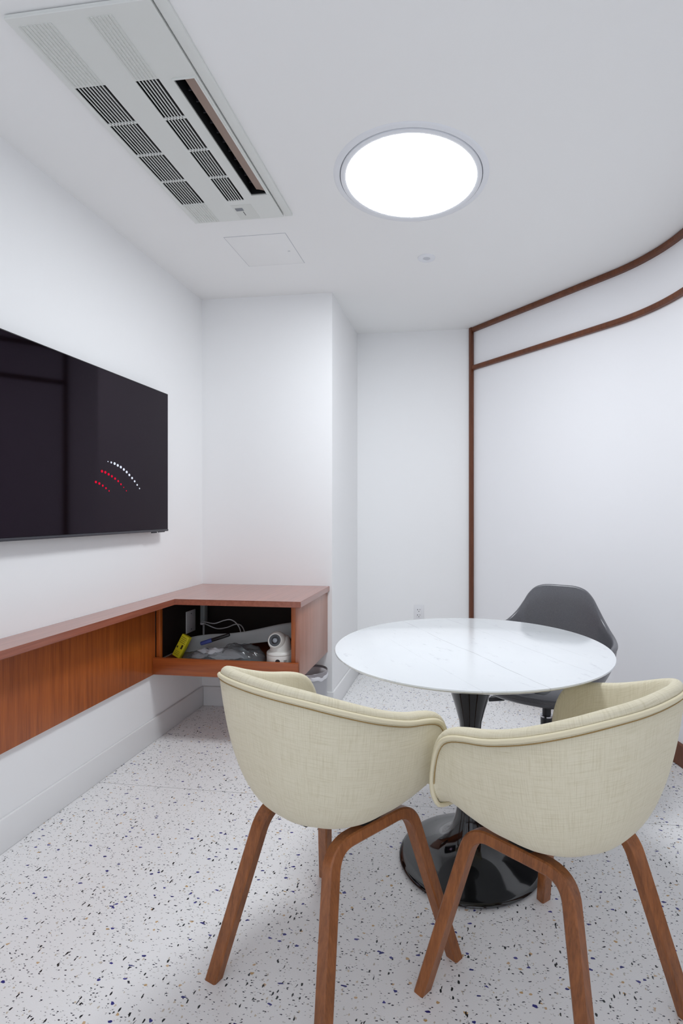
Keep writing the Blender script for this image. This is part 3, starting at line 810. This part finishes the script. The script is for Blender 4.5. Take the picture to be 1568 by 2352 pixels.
def uv_for(cols, flip=1):
    out = []; acc = 0
    m = len(cols[0])
    # horizontal metric at the rim, vertical metric along the column
    us = [0]
    for a, b in zip(cols, cols[1:]): us.append(us[-1] + (b[m * 3 // 4] - a[m * 3 // 4]).length)
    mid = us[-1] / 2
    for c, u in zip(cols, us):
        v = 0
        for k in range(m):
            if k: v += (c[k] - c[k - 1]).length
            out.append((u - mid, v))
    return out

half = [(0.0, -0.262, 0.788), (0.083, -0.256, 0.787), (0.156, -0.228, 0.778), (0.216, -0.172, 0.755), (0.250, -0.095, 0.724), (0.264, -0.01, 0.695), (0.267, 0.060, 0.679), (0.267, 0.100, 0.667), (0.2665, 0.128, 0.650), (0.2655, 0.146, 0.624), (0.264, 0.158, 0.590), (0.263, 0.165, 0.550), (0.260, 0.167, 0.518), (0.254, 0.163, 0.494)]
def make_tub_chair(name, label, loc, rz):
    t = tag(empty(name, loc, rz), label, 'chair', 'cream armchairs at the round table')
    ctrl = [(-x, y, z) for x, y, z in half[:0:-1]] + half
    rim = resample(catmull(ctrl, 8), 97)
    def spine(q):
        yy = min(max(q.y, -0.045), 0.206)
        if q.y > 0.10: yy = q.y + 0.02 * min((q.y - 0.10) / 0.05, 1)
        s = min(max((yy - 0.02) / 0.17, 0), 1); s = s * s * (3 - 2 * s)
        return Vector((0, yy, 0.424 + 0.036 * s))
    g = shell_grid(rim, spine, 2.9, 24, 0.18, 0.05)
    N = grid_normals(g)
    UP = []
    for i in range(len(g)):
        T = (g[min(i + 1, len(g) - 1)][-1] - g[max(i - 1, 0)][-1]).normalized()
        u_ = T.cross(N[i][-1]).normalized()
        UP.append(u_ if u_.dot(Vector((0, 0.4, 1))) > 0 else -u_)
    th_shell = 0.011
    # outer shell: outer surface, edge, inner surface
    cols = [c + [p + nn * th_shell for p, nn in zip(c[::-1], nr[::-1])] for c, nr in zip(g, N)]
    uv = uv_for(g); m = len(g[0])
    uvs = []
    for i in range(len(g)): uvs += uv[i * m:(i + 1) * m] + uv[i * m:(i + 1) * m][::-1]
    grid_mesh('shell', cols, M['fabric'], t, uvs=uvs)
    # inner upholstery with a rolled lip
    pad = []; LIP = 0.030; nc = len(g)
    for i, (c, nr) in enumerate(zip(g, N)):
        up = UP[i]; nn = nr[-1]
        o0 = [p + q * 0.0115 for p, q in zip(c, nr)]
        base_o = c[-1] + nn * 0.004
        lip = []
        e = min(i, nc - 1 - i) / 4.0; e = 1.0 if e >= 1 else 0.4 + 0.6 * e
        for k in range(1, 8):
            a = math.pi * k / 8
            lip.append(base_o + nn * (LIP / 2 - math.cos(a) * LIP / 2) + up * (math.sin(a) * 0.0135 + 0.004) * e)
        inner = [p + q * (0.0345 if j > 1 else 0.036) for j, (p, q) in enumerate(zip(c, nr))][::-1]
        pad.append(o0[:-1] + [c[-1] + nn * 0.008] + [base_o + up * 0.003 * e] + lip + inner)
    # rounded roll over the seat front closes both ends
    def closed_ends(cols, fwd):
        def roll(c, f, s):
            m_ = len(c); out = []
            for j in range(m_):
                w = c[m_ - 1 - j]; out.append(c[j].lerp(w, s) + Vector((0, f, 0)))
            return out
        a, b = cols[0], cols[-1]
        return [roll(a, fwd, 0.5), roll(a, fwd * 0.92, 0.32), roll(a, fwd * 0.62, 0.13)] + cols + [roll(b, fwd * 0.62, 0.13), roll(b, fwd * 0.92, 0.32), roll(b, fwd, 0.5)]
    pad = closed_ends(pad, 0.012)
    grid_mesh('seat_upholstery', pad, M['fabric'], t, uvs=uv_for(pad))
    # two-row welt along the shell edge
    pip = [c[-1] + nr[-1] * 0.001 + u_ * 0.0005 for c, nr, u_ in zip(g, N, UP)]
    front = [p + q * 0.004 + Vector((0, 0.001, 0)) for p, q in zip(g[-1][:-1], N[-1][:-1])][::-1]
    front_l = [p + q * 0.004 + Vector((0, 0.001, 0)) for p, q in zip(g[0][:-1], N[0][:-1])]
    pip = front_l[1:] + pip + front[:-1]
    pip = resample(pip + [pip[0]], 150)[:-1]
    tube('piping', pip, 0.0056, M['piping'], t, 8, closed=True)
    seam = [c[-1] - nr[-1] * 0.0002 - u_ * 0.0085 for c, nr, u_ in list(zip(g, N, UP))[3:-3]]
    tube('seam', seam, 0.0012, new_mat('tan_thread', lin(160, 132, 82), 0.9) if 'tan_thread' not in bpy.data.materials else bpy.data.materials['tan_thread'], t, 6)
    # four bent legs, joined in pairs under each side of the shell
    ZTOP = 0.4075
    for s in (-1, 1):
        front_foot = Vector((s * 0.245, 0.2175, 0)); front_bend = Vector((s * 0.158, 0.128, ZTOP))
        rear_foot = Vector((s * 0.195, -0.2175, 0)); rear_bend = Vector((s * 0.124, -0.114, ZTOP))
        mid = (front_bend + rear_bend) / 2
        for foot, bend in ((front_foot, front_bend), (rear_foot, rear_bend)):
            d1 = (foot - bend).normalized(); d2 = (mid - bend).normalized()
            rad = 0.052
            pts = [foot + d1 * 0.0]
            k0 = bend + d1 * rad; k1 = bend + d2 * rad
            for k in range(1, 5): pts.append(foot.lerp(k0, k / 5))
            for k in range(11):
                u = k / 10; pts.append((1 - u) ** 2 * k0 + 2 * u * (1 - u) * bend + u * u * k1)
            pts.append(mid.copy())
            nrm_ = d1.cross(d2).normalized()
            bm = bmesh.new(); prev = None; rings = []
            for i, p in enumerate(pts):
                tt = (pts[min(i + 1, len(pts) - 1)] - pts[max(i - 1, 0)]).normalized()
                side = tt.cross(nrm_).normalized()
                f_ = i / (len(pts) - 1)
                w = 0.018; h = 0.0140 + 0.0015 * math.sin(math.pi * min(f_ * 1.3, 1))
                cr = 0.0035
                sec = [(w, h - cr), (w - cr, h), (-w + cr, h), (-w, h - cr), (-w, -h + cr), (-w + cr, -h), (w - cr, -h), (w, -h + cr)]
                ring = [p + nrm_ * a + side * b for a, b in sec]
                if i == 0: ring = [q + tt * (-q.z / tt.z) for q in ring]
                if i == len(pts) - 1: ring = [q + d2 * ((mid.y - q.y) / d2.y) for q in ring]
                rings.append([bm.verts.new(q) for q in ring])
            for a, b in zip(rings, rings[1:]):
                for k in range(8): bm.faces.new((a[k], a[(k + 1) % 8], b[(k + 1) % 8], b[k]))
            bm.faces.new(rings[0]); bm.faces.new(rings[-1][::-1])
            bm_obj('leg', bm, M['leg'], t, angle=30)
    box('cross_bracket', (-0.150, -0.030, ZTOP + 0.006), (0.150, 0.030, ZTOP + 0.016), M['dark_metal'], t, 0.002)
    box('cross_bracket', (-0.030, -0.11, ZTOP + 0.0065), (0.030, 0.11, ZTOP + 0.0165), M['dark_metal'], t, 0.002)
    return t
make_tub_chair('tub_armchair', 'cream linen armchair on walnut legs nearest the wooden cabinet, facing right', (-0.351, 1.335, 0), math.radians(-31))
make_tub_chair('tub_armchair', 'cream linen armchair on walnut legs nearest the black chair, facing left', (0.222, 1.312, 0), math.radians(46))

# ------------------------------------------------------------------ black swivel armchair behind the table
def make_swivel(loc, rz):
    t = tag(empty('swivel_armchair', loc, rz), 'charcoal moulded swivel armchair standing behind the round table', 'chair')
    hf = [(0.0, -0.262, 0.822), (0.075, -0.262, 0.820), (0.125, -0.256, 0.806), (0.160, -0.247, 0.775), (0.186, -0.236, 0.735), (0.216, -0.215, 0.690), (0.252, -0.172, 0.650), (0.286, -0.105, 0.628), (0.304, -0.015, 0.622), (0.304, 0.07, 0.618), (0.292, 0.135, 0.600), (0.270, 0.178, 0.560), (0.250, 0.208, 0.510), (0.225, 0.238, 0.468), (0.17, 0.262, 0.446), (0.085, 0.274, 0.440), (0, 0.277, 0.438)]
    hf = [(x * 0.94, y, z) for x, y, z in hf]
    ctrl = hf + [(-x, y, z) for x, y, z in hf[-2:0:-1]]
    rim = catmull(ctrl, 4, closed=True)
    def spine(q):
        return Vector((q.x * 0.12, min(max(q.y * 0.45, -0.10), 0.12), 0.395))
    g = shell_grid(rim, spine, 2.5, 18, 0.10)
    n = len(g); N = []
    for i in range(n):
        row = []
        for j in range(len(g[0])):
            du = g[(i + 1) % n][j] - g[i - 1][j]; dv = g[i][min(j + 1, 18)] - g[i][max(j - 1, 0)]
            nn = du.cross(dv)
            if j == 0 or nn.length < 1e-9: nn = Vector((0, 0, 1))
            nn.normalize()
            if nn.dot(Vector((0, 0, 0.70)) - g[i][j]) < 0: nn = -nn
            row.append(nn)
        N.append(row)
    cols = []
    for c, nr in zip(g, N):
        up = (c[-1] - c[-2]).normalized()
        edge = [c[-1] + nr[-1] * (0.011 - 0.011 * math.cos(a)) + up * 0.009 * math.sin(a) for a in (0.5, 1.0, 1.57, 2.1, 2.64)]
        inner = [p + q * 0.022 for p, q in zip(c, nr)][::-1]
        cols.append(c + edge + inner)
    grid_mesh('shell', cols, M['leather'], t, closed=True)
    tube('welt', [c[-1] + nr[-1] * 0.002 - (c[-1] - c[-2]).normalized() * 0.004 for c, nr in zip(g, N)], 0.0045, M['leather'], t, 8, closed=True)
    box('seat_mount', (-0.09, -0.10, 0.366), (0.09, 0.10, 0.398), M['dark_metal'], t, 0.008)
    lathe('gas_column', [(0, 0.12), (0.026, 0.12), (0.026, 0.29), (0.0185, 0.292), (0.0185, 0.348), (0.030, 0.350), (0.030, 0.367), (0, 0.367)], M['dark_metal'], t, 28)
    lathe('column_collar', [(0.0268, 0.286), (0.0272, 0.293), (0.0188, 0.2945)], M['chrome'], t, 28)
    # tilt lever: flattened paddle
    bm = bmesh.new()
    tube_bm(bm, [(0.06, 0.0, 0.374), (0.15, 0.0, 0.352), (0.19, 0.0, 0.340)], 0.006, 8)
    add_box(bm, (0.185, -0.018, 0.322), (0.262, 0.018, 0.342), 0.006)
    for v in bm.verts:
        if v.co.x > 0.194: v.co.z -= (v.co.x - 0.194) * 0.25
    bm_obj('lever', bm, M['dark_metal'], t, angle=40)
    lathe('hub', [(0, 0.085), (0.042, 0.085), (0.046, 0.09), (0.044, 0.13), (0.032, 0.14), (0, 0.14)], M['dark_metal'], t, 28)
    for k in range(5):
        a = math.radians(SW_A + 72 * k); dx, dy = math.cos(a), math.sin(a)
        bm = bmesh.new(); rings = []
        for r, w, zt, zb in ((0.03, 0.024, 0.135, 0.09), (0.12, 0.021, 0.122, 0.086), (0.22, 0.017, 0.108, 0.082), (0.285, 0.014, 0.099, 0.08), (0.30, 0.010, 0.094, 0.082)):
            rings.append([bm.verts.new((dx * r - dy * b, dy * r + dx * b, z)) for b, z in ((-w, zb), (w, zb), (w * 0.8, zt - 0.006), (w * 0.45, zt), (-w * 0.45, zt), (-w * 0.8, zt - 0.006))])
        for A, B in zip(rings, rings[1:]):
            for q in range(6): bm.faces.new((A[q], A[(q + 1) % 6], B[(q + 1) % 6], B[q]))
        bm.faces.new(rings[0]); bm.faces.new(rings[-1][::-1])
        bl = bm_obj('base_arm', bm, M['dark_metal'], t, angle=40)
        # twin-wheel castor
        bm = bmesh.new()
        for sgn in (-1, 1):
            b2_ = bmesh.new(); bmesh.ops.create_cone(b2_, cap_ends=True, segments=24, radius1=0.026, radius2=0.026, depth=0.014)
            bmesh.ops.bevel(b2_, geom=[e for e in b2_.edges if e.calc_face_angle(0) > 0.8], offset=0.004, segments=2, affect='EDGES')
            bmesh.ops.transform(b2_, matrix=Matrix.Translation((dx * 0.275 , dy * 0.275, 0.026)) @ Matrix.Rotation(a, 4, 'Z') @ Matrix.Translation((0, sgn * 0.013, 0)) @ Matrix.Rotation(math.pi / 2, 4, 'X'), verts=b2_.verts[:])
            me = bpy.data.meshes.new('tmp'); b2_.to_mesh(me); b2_.free(); bm.from_mesh(me); bpy.data.meshes.remove(me)
        tube_bm(bm, [(dx * 0.275, dy * 0.275, 0.03), (dx * 0.275, dy * 0.275, 0.084)], 0.006, 8)
        bm_obj('castor', bm, M['black'], bl, angle=40)
    return t
SW_A = 108
make_swivel((0.352, 2.352, 0), math.radians(157))
